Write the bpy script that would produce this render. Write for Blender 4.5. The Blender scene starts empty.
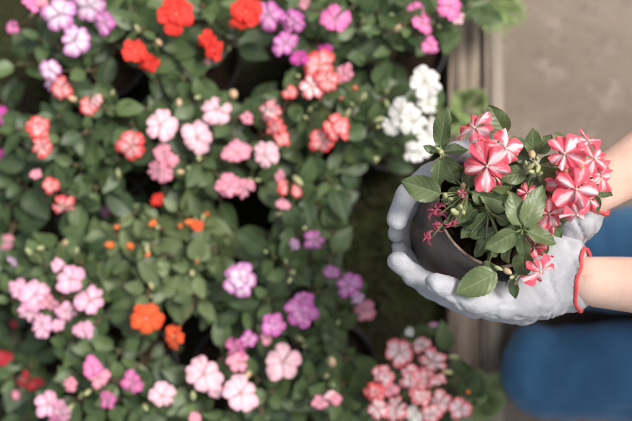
import bpy, math, random
import numpy as np
from mathutils import Vector, Matrix, Euler
R = math.radians
rnd = random.Random(7)
sc = bpy.context.scene
col = sc.collection

# ------------------------------------------------------------------ camera, sky, sun, exposure
CZ = 1.45           # camera height over the ground, looking straight down
FPX = 950.0         # focal length in pixels of a 632 wide picture
cd = bpy.data.cameras.new('camera')
cam = bpy.data.objects.new('camera', cd); col.objects.link(cam)
cam.location = (0, 0, CZ); cam.rotation_euler = (0, 0, 0)
cd.sensor_width = 36; cd.lens = 36 * FPX / 632
cd.clip_start = 0.02; cd.clip_end = 400
cd.dof.use_dof = True; cd.dof.focus_distance = CZ - 0.545; cd.dof.aperture_fstop = 2.8
sc.camera = cam
w = bpy.data.worlds.new('World'); sc.world = w; w.use_nodes = True
nt = w.node_tree; nt.nodes.clear()
sky = nt.nodes.new('ShaderNodeTexSky'); sky.sky_type = 'NISHITA'; sky.sun_disc = False
SUN_EL, SUN_AZ = R(58), R(60)      # elevation, azimuth measured from +Y towards +X
sky.sun_elevation = SUN_EL; sky.sun_rotation = SUN_AZ
sky.dust_density = 4.0; sky.air_density = 1.0; sky.ozone_density = 0.4
hs = nt.nodes.new('ShaderNodeHueSaturation'); hs.inputs['Saturation'].default_value = 0.42
bgd = nt.nodes.new('ShaderNodeBackground'); bgd.inputs['Strength'].default_value = 0.135
wo = nt.nodes.new('ShaderNodeOutputWorld')
nt.links.new(sky.outputs[0], hs.inputs['Color']); nt.links.new(hs.outputs[0], bgd.inputs[0]); nt.links.new(bgd.outputs[0], wo.inputs[0])
sl = bpy.data.lights.new('sun', 'SUN'); sl.energy = 2.8; sl.angle = R(16); sl.color = (1.0, 0.95, 0.88)
so = bpy.data.objects.new('sun', sl); col.objects.link(so)
sdir = Vector((math.cos(SUN_EL) * math.sin(SUN_AZ), math.cos(SUN_EL) * math.cos(SUN_AZ), math.sin(SUN_EL)))
so.rotation_euler = sdir.to_track_quat('Z', 'Y').to_euler(); so.location = (2, 2, 4)
sc.view_settings.view_transform = 'Standard'; sc.view_settings.look = 'None'
sc.view_settings.gamma = 1.0; sc.view_settings.use_curve_mapping = False
sc.view_settings.exposure = 0.37
sc.cycles.use_denoising = True
sc.cycles.max_bounces = 8

# ------------------------------------------------------------------ helpers
def W(px, py, z):
    """world point at height z that stands where the photograph has pixel (px, py)"""
    s = (CZ - z) / FPX
    return Vector(((px - 316) * s, (210.5 - py) * s, z))
def lin(r, g, b):
    f = lambda c: (c / 255 / 12.92) if c <= 10 else ((c / 255 + 0.055) / 1.055) ** 2.4
    return (f(r), f(g), f(b), 1.0)
def props(o, label=None, cat=None, group=None, kind=None):
    if label: o['label'] = label
    if cat: o['category'] = cat
    if group: o['group'] = group
    if kind: o['kind'] = kind
    return o
def empty(name, loc, **k):
    o = bpy.data.objects.new(name, None); col.objects.link(o); o.location = loc
    o.empty_display_size = 0.05
    return props(o, **k)
class MB:
    """collects geometry in world space, then links it as one mesh object"""
    def __init__(s): s.v = []; s.f = []; s.uv = []; s.tone = []; s.n = 0
    def add(s, verts, faces, uv=None, tone=0.5):
        verts = np.asarray(verts, float)
        s.v.append(verts); s.f += [tuple(i + s.n for i in f) for f in faces]; s.n += len(verts)
        s.uv.append(np.asarray(uv, float) if uv is not None else np.zeros((len(verts), 2)))
        s.tone.append(np.full(len(verts), tone))
    def mesh(s, name, mats, smooth=True):
        me = bpy.data.meshes.new(name)
        v = np.concatenate(s.v); me.from_pydata(v.tolist(), [], s.f)
        uvv = np.concatenate(s.uv); tn = np.concatenate(s.tone)
        ul = me.uv_layers.new(name='UVMap')
        li = np.empty(len(me.loops), dtype=np.int32); me.loops.foreach_get('vertex_index', li)
        ul.data.foreach_set('uv', uvv[li].ravel())
        at = me.attributes.new('tone', 'FLOAT', 'POINT'); at.data.foreach_set('value', tn)
        for m in (mats if isinstance(mats, (list, tuple)) else [mats]): me.materials.append(m)
        if smooth: me.polygons.foreach_set('use_smooth', [True] * len(me.polygons))
        me.update()
        return me
    def build(s, name, mats, parent=None, smooth=True, origin=None):
        if origin is not None:
            for a in s.v: a -= np.asarray(origin)
        me = s.mesh(name, mats, smooth)
        return link(name, me, parent, origin)
def link(name, me, parent=None, loc=None, rot=None, scale=None):
    o = bpy.data.objects.new(name, me); col.objects.link(o)
    if loc is not None: o.location = loc
    if rot is not None: o.rotation_euler = rot
    if scale is not None: o.scale = (scale, scale, scale)
    if parent:
        wl = parent_world(parent)
        o.parent = parent; o.matrix_parent_inverse = wl.inverted()
    return o
def parent_world(p):
    m = Matrix.LocRotScale(p.location, p.rotation_euler, p.scale)
    if p.parent: m = parent_world(p.parent) @ p.matrix_parent_inverse @ m
    return m

# ------------------------------------------------------------------ materials
class NB:
    def __init__(s, name):
        s.m = bpy.data.materials.new(name); s.m.use_nodes = True; s.t = s.m.node_tree; s.t.nodes.clear()
        s.out = s.new('ShaderNodeOutputMaterial')
    def new(s, t, **kw):
        n = s.t.nodes.new(t)
        for k, v in kw.items(): setattr(n, k, v)
        return n
    def set(s, sock, v):
        if isinstance(v, bpy.types.NodeSocket): s.t.links.new(v, sock)
        else: sock.default_value = v
    def math(s, op, a, b=0.0, c=None, clamp=False):
        n = s.new('ShaderNodeMath', operation=op, use_clamp=clamp)
        s.set(n.inputs[0], a); s.set(n.inputs[1], b)
        if c is not None: s.set(n.inputs[2], c)
        return n.outputs[0]
    def sstep(s, x, a, b):
        n = s.new('ShaderNodeMapRange', interpolation_type='SMOOTHSTEP')
        s.set(n.inputs[0], x); s.set(n.inputs[1], a); s.set(n.inputs[2], b); s.set(n.inputs[3], 0.0); s.set(n.inputs[4], 1.0)
        return n.outputs[0]
    def mix(s, f, a, b, mode='MIX'):
        n = s.new('ShaderNodeMix', data_type='RGBA', blend_type=mode)
        s.set(n.inputs[0], f); s.set(n.inputs[6], a); s.set(n.inputs[7], b)
        return n.outputs[2]
    def noise(s, scale, detail=3.0, rough=0.5, vec=None, dist=0.0):
        n = s.new('ShaderNodeTexNoise'); s.set(n.inputs['Scale'], scale); n.inputs['Detail'].default_value = detail
        n.inputs['Roughness'].default_value = rough; n.inputs['Distortion'].default_value = dist
        if vec is not None: s.set(n.inputs['Vector'], vec)
        return n.outputs['Fac']
    def obj(s, scale=None):
        t = s.new('ShaderNodeTexCoord').outputs['Object']
        if scale:
            m = s.new('ShaderNodeMapping'); s.set(m.inputs['Vector'], t); m.inputs['Scale'].default_value = scale; return m.outputs[0]
        return t
    def uv(s):
        sp = s.new('ShaderNodeSeparateXYZ'); s.set(sp.inputs[0], s.new('ShaderNodeTexCoord').outputs['UV'])
        return sp.outputs[0], sp.outputs[1]
    def attr(s, n):
        return s.new('ShaderNodeAttribute', attribute_name=n).outputs['Fac']
    def finish(s, color, rough=0.6, spec=0.4, bump=None, bstr=0.3, bdist=0.001, transl=0.0, tcol=None, sheen=0.0, sss=0.0):
        p = s.new('ShaderNodeBsdfPrincipled'); s.set(p.inputs['Base Color'], color); s.set(p.inputs['Roughness'], rough)
        p.inputs['Specular IOR Level'].default_value = spec
        if sheen: p.inputs['Sheen Weight'].default_value = sheen
        if sss:
            p.inputs['Subsurface Weight'].default_value = sss; p.inputs['Subsurface Radius'].default_value = (1, .4, .2); p.inputs['Subsurface Scale'].default_value = 0.006
        nrm = None
        if bump is not None:
            b = s.new('ShaderNodeBump'); b.inputs['Strength'].default_value = bstr; b.inputs['Distance'].default_value = bdist
            s.set(b.inputs['Height'], bump); nrm = b.outputs[0]; s.set(p.inputs['Normal'], nrm)
        sh = p.outputs[0]
        if transl:
            t = s.new('ShaderNodeBsdfTranslucent'); s.set(t.inputs['Color'], tcol if tcol is not None else color)
            if nrm: s.set(t.inputs['Normal'], nrm)
            m = s.new('ShaderNodeMixShader'); m.inputs[0].default_value = transl
            s.set(m.inputs[1], sh); s.set(m.inputs[2], t.outputs[0]); sh = m.outputs[0]
        s.t.links.new(sh, s.out.inputs[0]); return s.m

def leaf_mat(name, dark, light, vein, gloss=0.45, vs=0.2, bs=0.3):
    n = NB(name); u, v = n.uv(); au = n.math('ABSOLUTE', n.math('SUBTRACT', n.math('MULTIPLY', u, 2.0), 1.0))
    tone = n.attr('tone')
    nz = n.noise(90, 3, 0.6, n.obj())
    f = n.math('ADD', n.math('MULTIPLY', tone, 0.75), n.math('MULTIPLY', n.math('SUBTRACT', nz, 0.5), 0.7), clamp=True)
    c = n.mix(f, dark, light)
    rib = n.math('SUBTRACT', 1.0, n.sstep(au, 0.02, 0.075))
    ph = n.math('SUBTRACT', n.math('MULTIPLY', v, 6.0), n.math('MULTIPLY', n.math('POWER', au, 1.5), 1.9))
    saw = n.math('ABSOLUTE', n.math('SUBTRACT', n.math('FRACT', ph), 0.5))
    side = n.math('MULTIPLY', n.math('SUBTRACT', 1.0, n.sstep(saw, 0.02, 0.10)), n.math('SUBTRACT', 1.0, n.sstep(au, 0.6, 0.95)))
    vm = n.math('MAXIMUM', n.math('MULTIPLY', rib, 0.6), n.math('MULTIPLY', side, vs))
    c = n.mix(vm, c, vein)
    h = n.math('ADD', n.math('MULTIPLY', saw, 0.9), n.math('MULTIPLY', nz, 0.5))
    h = n.math('SUBTRACT', h, n.math('MULTIPLY', rib, 0.5))
    return n.finish(c, gloss, 0.5, h, bs, 0.0014, 0.16, tcol=n.mix(0.6, c, (0.25, 0.36, 0.05, 1)))
def petal_mat(name, edge, inner, eye, stripe=0.0, throat=0.12, grad=0.35, mott=0.5):
    """edge: colour of the margin; inner: colour of the middle; stripe: half width of a pale bar along each petal"""
    n = NB(name); u, v = n.uv(); tone = n.attr('tone'); off = n.math('MULTIPLY', n.math('SUBTRACT', n.math('FRACT', n.math('MULTIPLY', tone, 7.31)), 0.5), 0.5 if stripe else 0.0)
    au = n.math('ABSOLUTE', n.math('ADD', n.math('SUBTRACT', n.math('MULTIPLY', u, 2.0), 1.0), off))
    oc = n.obj(); nz = n.noise(2.6, 4, 0.6, oc, 0.6)
    cb = n.new('ShaderNodeCombineXYZ'); n.set(cb.inputs[0], n.math('MULTIPLY', u, 16.0)); n.set(cb.inputs[1], n.math('MULTIPLY', v, 2.2)); n.set(cb.inputs[2], n.math('MULTIPLY', n.noise(1.1, 1, 0.5, oc), 6.0))
    stk = n.noise(1.0, 3, 0.6, cb.outputs[0])
    d = n.math('MULTIPLY', n.math('ADD', n.math('MULTIPLY', n.math('SUBTRACT', nz, 0.5), 0.7), n.math('MULTIPLY', n.math('SUBTRACT', stk, 0.5), 0.75)), mott)
    if stripe:
        x = n.math('ADD', n.math('SUBTRACT', n.math('MULTIPLY', au, n.math('MULTIPLY_ADD', v, 0.8, 0.15)), n.math('MULTIPLY', n.math('SINE', n.math('MULTIPLY', n.math('POWER', v, 0.8), 2.9)), n.math('MULTIPLY_ADD', tone, stripe * 1.15, stripe * 0.22))), d)
        m = n.sstep(x, -0.13, 0.13)
    else:
        x = n.math('ADD', n.math('MAXIMUM', n.math('MULTIPLY', au, 0.95), v), d)
        m = n.sstep(x, grad, 1.05)
    c = n.mix(m, inner, edge)
    c = n.mix(n.math('MULTIPLY', n.math('SUBTRACT', 1.0, n.sstep(v, throat * 0.5, throat * 1.6)), 0.8), c, eye)
    ray = n.math('SINE', n.math('MULTIPLY', u, 42.0))
    h = n.math('ADD', n.math('MULTIPLY', ray, 0.25), nz)
    return n.finish(c, 0.62, 0.25, h, 0.35, 0.0008, 0.22, sheen=0.12)
WHITE = (0.83, 0.80, 0.80, 1)
PET = {
 'star':   petal_mat('coral_star_petal', (0.87, 0.12, 0.175, 1), (0.88, 0.64, 0.67, 1), (0.60, 0.04, 0.08, 1), stripe=0.27, throat=0.07, mott=0.8),
 'coral':  petal_mat('coral_white_petal', (0.80, 0.040, 0.050, 1), (0.84, 0.50, 0.50, 1), (0.6, .1, .1, 1), grad=0.36, mott=1.6),
 'blush':  petal_mat('blush_white_petal', (0.84, 0.10, 0.15, 1), (0.88, 0.72, 0.72, 1), (0.8, .3, .3, 1), grad=0.55, mott=1.3),
 'red':    petal_mat('red_petal', (0.80, 0.035, 0.025, 1), (0.82, 0.06, 0.04, 1), (0.4, .01, .02, 1), mott=0.3),
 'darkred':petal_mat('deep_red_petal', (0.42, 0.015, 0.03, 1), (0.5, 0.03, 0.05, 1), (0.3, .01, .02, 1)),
 'orange': petal_mat('orange_petal', (0.86, 0.10, 0.025, 1), (0.88, 0.14, 0.045, 1), (0.75, .04, .02, 1), mott=0.3),
 'pink':   petal_mat('pale_pink_petal', (0.85, 0.46, 0.55, 1), (0.88, 0.64, 0.69, 1), (0.72, .12, .30, 1), mott=0.4),
 'rose':   petal_mat('rose_pink_petal', (0.78, 0.26, 0.37, 1), (0.82, 0.42, 0.50, 1), (0.72, .08, .25, 1), mott=0.5),
 'hot':    petal_mat('hot_pink_petal', (0.74, 0.14, 0.40, 1), (0.78, 0.30, 0.52, 1), (0.6, .03, .3, 1), mott=0.5),
 'magenta':petal_mat('magenta_petal', (0.60, 0.05, 0.36, 1), (0.66, 0.12, 0.44, 1), (0.4, .01, .3, 1)),
 'purple': petal_mat('purple_pink_petal', (0.58, 0.10, 0.42, 1), (0.74, 0.38, 0.62, 1), (0.42, .05, .35, 1), grad=0.45, mott=0.8),
 'lilac':  petal_mat('lilac_white_petal', (0.56, 0.18, 0.46, 1), (0.82, 0.68, 0.78, 1), (0.42, .08, .42, 1), grad=0.5, mott=0.8),
 'lilacpink': petal_mat('lilac_pink_petal', (0.76, 0.34, 0.50, 1), (0.83, 0.56, 0.65, 1), (0.66, .08, .40, 1), mott=0.5),
 'white':  petal_mat('white_petal', (0.80, 0.78, 0.74, 1), (0.81, 0.79, 0.75, 1), (0.7, .75, .5, 1), mott=0.1),
 'wilt':   petal_mat('wilted_pink_petal', (0.20, 0.015, 0.04, 1), (0.42, 0.09, 0.14, 1), (0.3, .05, .05, 1), mott=0.9),
}
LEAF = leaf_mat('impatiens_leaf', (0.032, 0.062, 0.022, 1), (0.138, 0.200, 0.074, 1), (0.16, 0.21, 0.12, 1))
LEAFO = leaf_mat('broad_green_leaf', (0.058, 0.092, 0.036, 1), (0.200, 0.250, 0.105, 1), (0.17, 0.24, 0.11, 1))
LEAFH = leaf_mat('held_leaf', (0.055, 0.090, 0.034, 1), (0.175, 0.220, 0.092, 1), (0.26, 0.33, 0.17, 1), 0.42, 0.13, 0.28)
FERN = leaf_mat('fern_green', (0.14, 0.21, 0.06, 1), (0.30, 0.38, 0.15, 1), (0.25, 0.38, 0.1, 1), 0.6)
GRASSM = leaf_mat('dark_grass', (0.045, 0.055, 0.020, 1), (0.125, 0.145, 0.058, 1), (0.06, 0.08, 0.03, 1), 0.7)
def plain(name, c1, c2, scale=60, rough=0.6, spec=0.4, bstr=0.3, bdist=0.001, vec=None, detail=4, **k):
    n = NB(name); nz = n.noise(scale, detail, 0.6, n.obj(vec))
    return n.finish(n.mix(n.sstep(nz, 0.3, 0.7), c1, c2), rough, spec, nz, bstr, bdist, **k)
STEM = plain('pale_stem', (0.12, 0.19, 0.06, 1), (0.26, 0.24, 0.12, 1), 80, 0.45, transl=0.1)
STEMD = plain('reddish_stem', (0.08, 0.10, 0.04, 1), (0.16, 0.09, 0.06, 1), 50, 0.5)
BUDG = plain('green_bud', (0.34, 0.42, 0.15, 1), (0.62, 0.60, 0.36, 1), 120, 0.5, transl=0.15)
BUDP = plain('pink_bud', (0.66, 0.34, 0.24, 1), (0.60, 0.54, 0.30, 1), 150, 0.5, transl=0.15)
BUDR = plain('red_bud', (0.72, 0.06, 0.05, 1), (0.78, 0.25, 0.15, 1), 150, 0.5, transl=0.15)
BUDO = plain('orange_bud', (0.78, 0.13, 0.03, 1), (0.75, 0.22, 0.06, 1), 150, 0.5, transl=0.15)
CENTRE = plain('flower_eye', (0.55, 0.50, 0.25, 1), (0.80, 0.75, 0.62, 1), 300, 0.5)
POTM = plain('black_nursery_plastic', (0.012, 0.012, 0.014, 1), (0.028, 0.026, 0.026, 1), 30, 0.5, 0.4, 0.2)
COMPOST = plain('dark_compost', (0.010, 0.007, 0.005, 1), (0.060, 0.038, 0.024, 1), 260, 0.95, 0.1, 1.0, 0.004)
def held_pot_mat():
    n = NB('dusty_dark_plastic'); v = n.obj(); a = n.noise(22, 4, 0.6, v, 0.6); b = n.noise(300, 3, 0.7, v)
    c = n.mix(n.sstep(a, 0.35, 0.75), (0.080, 0.071, 0.066, 1), (0.175, 0.155, 0.142, 1))
    c = n.mix(n.math('MULTIPLY', n.sstep(n.math('ADD', b, n.math('MULTIPLY', n.noise(18, 4, 0.6, v), 0.6)), 0.78, 1.05), 0.7), c, (0.24, 0.19, 0.155, 1))
    return n.finish(c, 0.5, 0.45, n.math('ADD', n.math('MULTIPLY', a, 1.0), n.math('MULTIPLY', b, 0.1)), 0.5, 0.004)
HPOT = held_pot_mat()
RIMM = plain('dusty_pot_rim', (0.12, 0.085, 0.065, 1), (0.26, 0.19, 0.14, 1), 120, 0.7)
def glove_mat():
    n = NB('white_knit_glove'); v = n.obj(); a = n.noise(35, 4, 0.55, v); b = n.noise(900, 2, 0.6, v)
    c = n.mix(n.sstep(a, 0.40, 0.62), (0.39, 0.395, 0.425, 1), (0.48, 0.485, 0.515, 1))
    dirt = n.math('MULTIPLY', n.sstep(n.noise(16, 5, 0.65, v, 0.8), 0.60, 0.80), 0.35)
    c = n.mix(dirt, c, (0.36, 0.32, 0.32, 1))
    h = n.math('ADD', n.math('MULTIPLY', a, 2.0), n.math('MULTIPLY', b, 0.35))
    return n.finish(c, 0.95, 0.1, h, 0.7, 0.0022, sheen=0.15)
GLOVE = glove_mat()
TRIM = plain('red_binding', (0.62, 0.07, 0.08, 1), (0.72, 0.12, 0.12, 1), 500, 0.8, 0.2, 0.4, 0.0006)
SEAM = plain('glove_seam_thread', (0.22, 0.22, 0.25, 1), (0.30, 0.30, 0.33, 1), 500, 0.9, 0.1)
def skin_mat():
    n = NB('skin'); v = n.obj(); a = n.noise(14, 4, 0.6, v); b = n.noise(700, 2, 0.5, v)
    c = n.mix(n.sstep(a, 0.3, 0.7), (0.76, 0.48, 0.37, 1), (0.84, 0.60, 0.49, 1))
    c = n.mix(n.math('MULTIPLY', n.sstep(n.noise(60, 4, 0.7, v), 0.52, 0.75), 0.35), c, (0.66, 0.31, 0.23, 1))
    c = n.mix(n.math('MULTIPLY', n.sstep(n.noise(420, 2, 0.5, v), 0.70, 0.78), 0.5), c, (0.42, 0.20, 0.12, 1))
    pores = n.new('ShaderNodeTexVoronoi'); pores.inputs['Scale'].default_value = 900; n.set(pores.inputs['Vector'], v)
    return n.finish(c, 0.48, 0.35, n.math('ADD', n.math('MULTIPLY', pores.outputs['Distance'], 0.5), n.math('MULTIPLY', n.noise(70, 4, 0.6, v), 1.5)), 0.3, 0.0010, sss=0.12)
SKIN = skin_mat()
def denim_mat():
    n = NB('blue_denim'); v = n.obj(); a = n.noise(9, 5, 0.6, v); tc = n.obj((1, 1, 1))
    wv = n.new('ShaderNodeTexWave', bands_direction='DIAGONAL'); n.set(wv.inputs['Vector'], tc); wv.inputs['Scale'].default_value = 260; wv.inputs['Distortion'].default_value = 1.5
    b = n.noise(450, 3, 0.7, v)
    c = n.mix(n.sstep(a, 0.3, 0.72), (0.033, 0.118, 0.245, 1), (0.055, 0.172, 0.33, 1))
    c = n.mix(n.math('MULTIPLY', b, 0.35), c, (0.10, 0.22, 0.36, 1))
    return n.finish(c, 0.85, 0.2, n.math('ADD', wv.outputs['Fac'], b), 0.4, 0.0006, sheen=0.2)
DENIM = denim_mat()
SHIRT = plain('white_cotton', (0.62, 0.60, 0.57, 1), (0.72, 0.70, 0.68, 1), 20, 0.9, 0.1, 0.4, 0.003)
HAIR = plain('brown_hair', (0.05, 0.025, 0.012, 1), (0.12, 0.06, 0.03, 1), 6, 0.5, 0.4, 0.6, 0.004, vec=(6, 6, 60))
SHOE = plain('canvas_shoe', (0.45, 0.44, 0.42, 1), (0.55, 0.54, 0.52, 1), 60, 0.8)
EYE = plain('eye', (0.05, 0.03, 0.02, 1), (0.06, 0.035, 0.02, 1), 10, 0.2)
LIP = plain('lip', (0.45, 0.14, 0.12, 1), (0.5, 0.17, 0.14, 1), 60, 0.5)
def soil_mat():
    n = NB('bed_soil'); v = n.obj(); a = n.noise(9, 5, 0.6, v); b = n.noise(150, 5, 0.7, v)
    c = n.mix(n.sstep(b, 0.3, 0.75), (0.020, 0.016, 0.011, 1), (0.070, 0.052, 0.036, 1))
    c = n.mix(n.math('MULTIPLY', n.sstep(a, 0.36, 0.60), 0.7), c, (0.048, 0.062, 0.020, 1))
    return n.finish(c, 0.95, 0.1, b, 0.9, 0.008)
SOIL = soil_mat()
def path_mat():
    n = NB('worn_concrete'); v = n.obj(); a = n.noise(5, 6, 0.6, v, 0.5); b = n.noise(60, 5, 0.7, v); g = n.noise(13, 5, 0.65, v, 0.15); s = n.noise(260, 3, 0.7, v)
    c = n.mix(n.sstep(a, 0.32, 0.7), (0.172, 0.136, 0.108, 1), (0.240, 0.193, 0.156, 1))
    c = n.mix(n.math('MULTIPLY', n.sstep(g, 0.52, 0.66), 0.6), c, (0.31, 0.255, 0.22, 1))
    c = n.mix(n.math('MULTIPLY', n.sstep(b, 0.55, 0.70), 0.65), c, (0.105, 0.098, 0.085, 1))
    c = n.mix(n.math('MULTIPLY', n.sstep(s, 0.60, 0.70), 0.5), c, (0.35, 0.32, 0.29, 1))
    return n.finish(c, 0.9, 0.2, n.math('ADD', b, n.math('MULTIPLY', s, 0.4)), 0.6, 0.004)
PATH = path_mat()
def wood_mat(name, lo, hi):
    n = NB(name); a = n.noise(1.0, 6, 0.65, n.obj((150, 5, 60)), 0.4); b = n.noise(1.0, 4, 0.6, n.obj((14, 3, 10)), 0.8)
    c = n.mix(n.sstep(a, 0.3, 0.72), lo, hi)
    c = n.mix(n.math('MULTIPLY', n.sstep(b, 0.55, 0.8), 0.5), c, (0.085, 0.085, 0.05, 1))
    return n.finish(c, 0.85, 0.2, a, 0.8, 0.004)
WOOD = wood_mat('weathered_timber', (0.13, 0.10, 0.076, 1), (0.40, 0.32, 0.255, 1))
WOOD2 = wood_mat('weathered_timber_pale', (0.18, 0.145, 0.115, 1), (0.44, 0.37, 0.31, 1))
FIELD = plain('meadow', (0.03, 0.05, 0.015, 1), (0.07, 0.09, 0.03, 1), 3, 0.95, 0.1, 0.5, 0.02)

# ------------------------------------------------------------------ ground, path, timber edging
def sheet(name, x0, x1, y0, y1, z, mat, nx=1, ny=1, amp=0.0):
    m = MB(); xs = np.linspace(x0, x1, nx + 1); ys = np.linspace(y0, y1, ny + 1)
    V = []; r = random.Random(3)
    for j, y in enumerate(ys):
        for i, x in enumerate(xs):
            V.append((x, y, z + (amp * r.uniform(-1, 1) if 0 < i < nx and 0 < j < ny else 0)))
    F = [(j * (nx + 1) + i, j * (nx + 1) + i + 1, (j + 1) * (nx + 1) + i + 1, (j + 1) * (nx + 1) + i) for j in range(ny) for i in range(nx)]
    m.add(V, F); return props(m.build(name, mat), kind='structure')
XE0 = W(449, 0, 0.045).x; XE1 = W(504, 0, 0.045).x
sheet('ground', -150, 150, -150, 150, -0.03, FIELD)
sheet('flower_bed', -1.6, XE0 + 0.01, -2.2, 2.2, 0.0, SOIL, 130, 170, 0.007)
sheet('path', XE1 - 0.005, 2.2, -40, 40, 0.0, PATH)
def board(x0, x1, y0, y1, z1, mat, ridges, label):
    """a rough timber laid lengthwise, its top worn into ridges and grooves"""
    nx = 22; ny = 90; V = []; r = random.Random(int(x0 * 1000)); ph = [r.uniform(0, 6) for _ in range(4)]
    for j in range(ny + 1):
        y = y0 + (y1 - y0) * j / ny
        for i in range(nx + 1):
            t = i / nx; x = x0 + (x1 - x0) * t
            e = min(t, 1 - t) * (x1 - x0); rd = -0.006 * max(0, 1 - e / 0.006) ** 2
            g = -0.006 * max(0, math.sin(t * ridges * 6.283 + 0.4 * math.sin(y * 3 + ph[0]))) ** 3
            V.append((x + 0.0015 * math.sin(y * 9 + ph[1]), y, z1 + rd + g + 0.001 * math.sin(y * 13 + ph[2] + t * 3)))
    n = len(V); F = [(j * (nx + 1) + i, j * (nx + 1) + i + 1, (j + 1) * (nx + 1) + i + 1, (j + 1) * (nx + 1) + i) for j in range(ny) for i in range(nx)]
    L = []; 
    for j in range(ny + 1):
        L.append(j * (nx + 1)); 
    Rr = [j * (nx + 1) + nx for j in range(ny + 1)]
    nb = len(V)
    V += [(V[k][0], V[k][1], -0.02) for k in L]; nr = len(V)
    V += [(V[k][0], V[k][1], -0.02) for k in Rr]
    for j in range(ny):
        F.append((L[j + 1], nb + j + 1, nb + j, L[j])); F.append((Rr[j], nr + j, nr + j + 1, Rr[j + 1]))
    F.append(tuple(range(0, nx + 1)) + (nr, nb)); F.append(tuple(reversed(range(ny * (nx + 1), ny * (nx + 1) + nx + 1))) + (nb + ny, nr + ny))
    m = MB(); m.add(V, F); o = m.build('timber_board', mat)
    return props(o, label=label, cat='wooden board', group='weathered timbers edging the flower bed')
wd = XE1 - XE0
board(XE0, XE0 + wd * 0.60, -2.2, 2.2, 0.045, WOOD, 2.4, 'wide grooved weathered timber board edging the dark flower bed')
board(XE0 + wd * 0.62, XE1, -2.2, 2.2, 0.049, WOOD2, 1.3, 'narrow pale weathered timber strip beside the concrete path')

# ------------------------------------------------------------------ leaf, petal, tube geometry
def leaf_geo(L, Wd, nu=3, nv=8, curl=0.25, fold=0.25, wave=0.0, ph=0.0, serr=0.0):
    us = np.linspace(-1, 1, 2 * nu + 1); ts = np.linspace(0, 1, nv + 1)
    V = []; UV = []
    for t in ts:
        wv = (t ** 0.62) * ((1 - t) ** 0.92) * 2.62 * (0.5 * Wd)
        if 0.05 < t < 0.95: wv *= 1 + serr * math.sin(t * 60 + ph)
        for u in us:
            x = u * wv; z = fold * abs(x) * (1.2 - 0.6 * t) - curl * L * t * t * 0.8 + wave * Wd * math.sin(t * 9 + ph + (1.6 if u > 0 else 0)) * u * u * 0.5
            z -= 0.35 * fold * x * x / max(Wd, 1e-6)
            V.append((x, t * L, z)); UV.append(((u + 1) / 2, t))
    k = 2 * nu + 1
    F = [(j * k + i, j * k + i + 1, (j + 1) * k + i + 1, (j + 1) * k + i) for j in range(nv) for i in range(k - 1)]
    return np.array(V), F, np.array(UV)
def frame(base, d, nrm):
    y = Vector(d).normalized(); x = y.cross(Vector(nrm)).normalized(); z = x.cross(y)
    return np.array([x, y, z]).T, np.array(base)
def put_leaf(mb, base, d, nrm, L, Wd, tone, **k):
    V, F, UV = leaf_geo(L, Wd, **k); M, b = frame(base, d, nrm)
    mb.add(V @ M.T + b, F, UV, tone)
def put_tube(mb, pts, rads, n=6, tone=0.5):
    pts = [Vector(p) for p in pts]; V = []; F = []; UV = []
    for i, p in enumerate(pts):
        t = (pts[min(i + 1, len(pts) - 1)] - pts[max(i - 1, 0)]).normalized()
        a = t.orthogonal().normalized() if i == 0 else (a - t * a.dot(t)).normalized()
        b = t.cross(a)
        for k in range(n):
            q = 6.28318 * k / n; V.append(p + (a * math.cos(q) + b * math.sin(q)) * rads[i]); UV.append((k / n, i / len(pts)))
    for i in range(len(pts) - 1):
        for k in range(n): F.append((i * n + k, i * n + (k + 1) % n, (i + 1) * n + (k + 1) % n, (i + 1) * n + k))
    F.append(tuple(reversed(range(n)))); F.append(tuple(range((len(pts) - 1) * n, len(pts) * n)))
    mb.add([tuple(v) for v in V], F, UV, tone)
def bez(a, b, c, n=8):
    a, b, c = Vector(a), Vector(b), Vector(c)
    return [a * (1 - t) ** 2 + b * 2 * t * (1 - t) + c * t * t for t in [i / n for i in range(n + 1)]]
def flower_mesh(name, mat, seed, ruffle=0.12, cup=0.15, nu=10, nv=9, layers=1, curlback=0.1, hw=47):
    """an open flower of five broad notched petals, radius 1 (scaled per object)"""
    r = random.Random(seed); m = MB()
    for ly in range(layers):
        rs = 1.0 if ly == 0 else 0.68
        off = r.uniform(0, 1.2)
        for p in range(5):
            a0 = off + p * 2 * math.pi / 5 + r.uniform(-.10, .10)
            sz = rs * r.choice((0.80, 0.92, 1.0, 1.08)); half = R(hw) * r.uniform(0.9, 1.12); p1, p2 = r.uniform(0, 6), r.uniform(0, 6); cbk = curlback * r.uniform(.2, 2.6); sk = r.uniform(-.13, .13)
            tilt = cup + r.uniform(-.34, .34) + 0.35 * ly; notch = r.uniform(.0, .09)
            V = []; UV = []
            for j in range(nv + 1):
                v = j / nv
                for i in range(nu + 1):
                    u = -1 + 2 * i / nu
                    rm = sz * (1 - .34 * abs(u) ** 2.6 - notch * math.exp(-(u / .22) ** 2) + .03 * math.sin(u * 5 + p1))
                    ang = a0 + half * u * (v ** 0.35) * (1.05 - .18 * v)
                    rr = v * rm
                    z = rr * math.sin(tilt) * (1 - v * .5) - cbk * v ** 3 + sk * u * v + ruffle * v * v * (math.sin(u * 3.1 + p1) * .5 + .45 * math.sin(u * 7 + p2) * v) + 0.025 * ((p * 2) % 5) * v + .10 * ly
                    z += -0.035 * math.exp(-(u / .15) ** 2) * v
                    V.append((rr * math.cos(ang), rr * math.sin(ang), z)); UV.append(((u + 1) / 2, v))
            k = nu + 1
            F = [(j * k + i, j * k + i + 1, (j + 1) * k + i + 1, (j + 1) * k + i) for j in range(nv) for i in range(nu)]
            m.add(V, F, UV, r.random())
    return m.mesh(name, mat)
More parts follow.
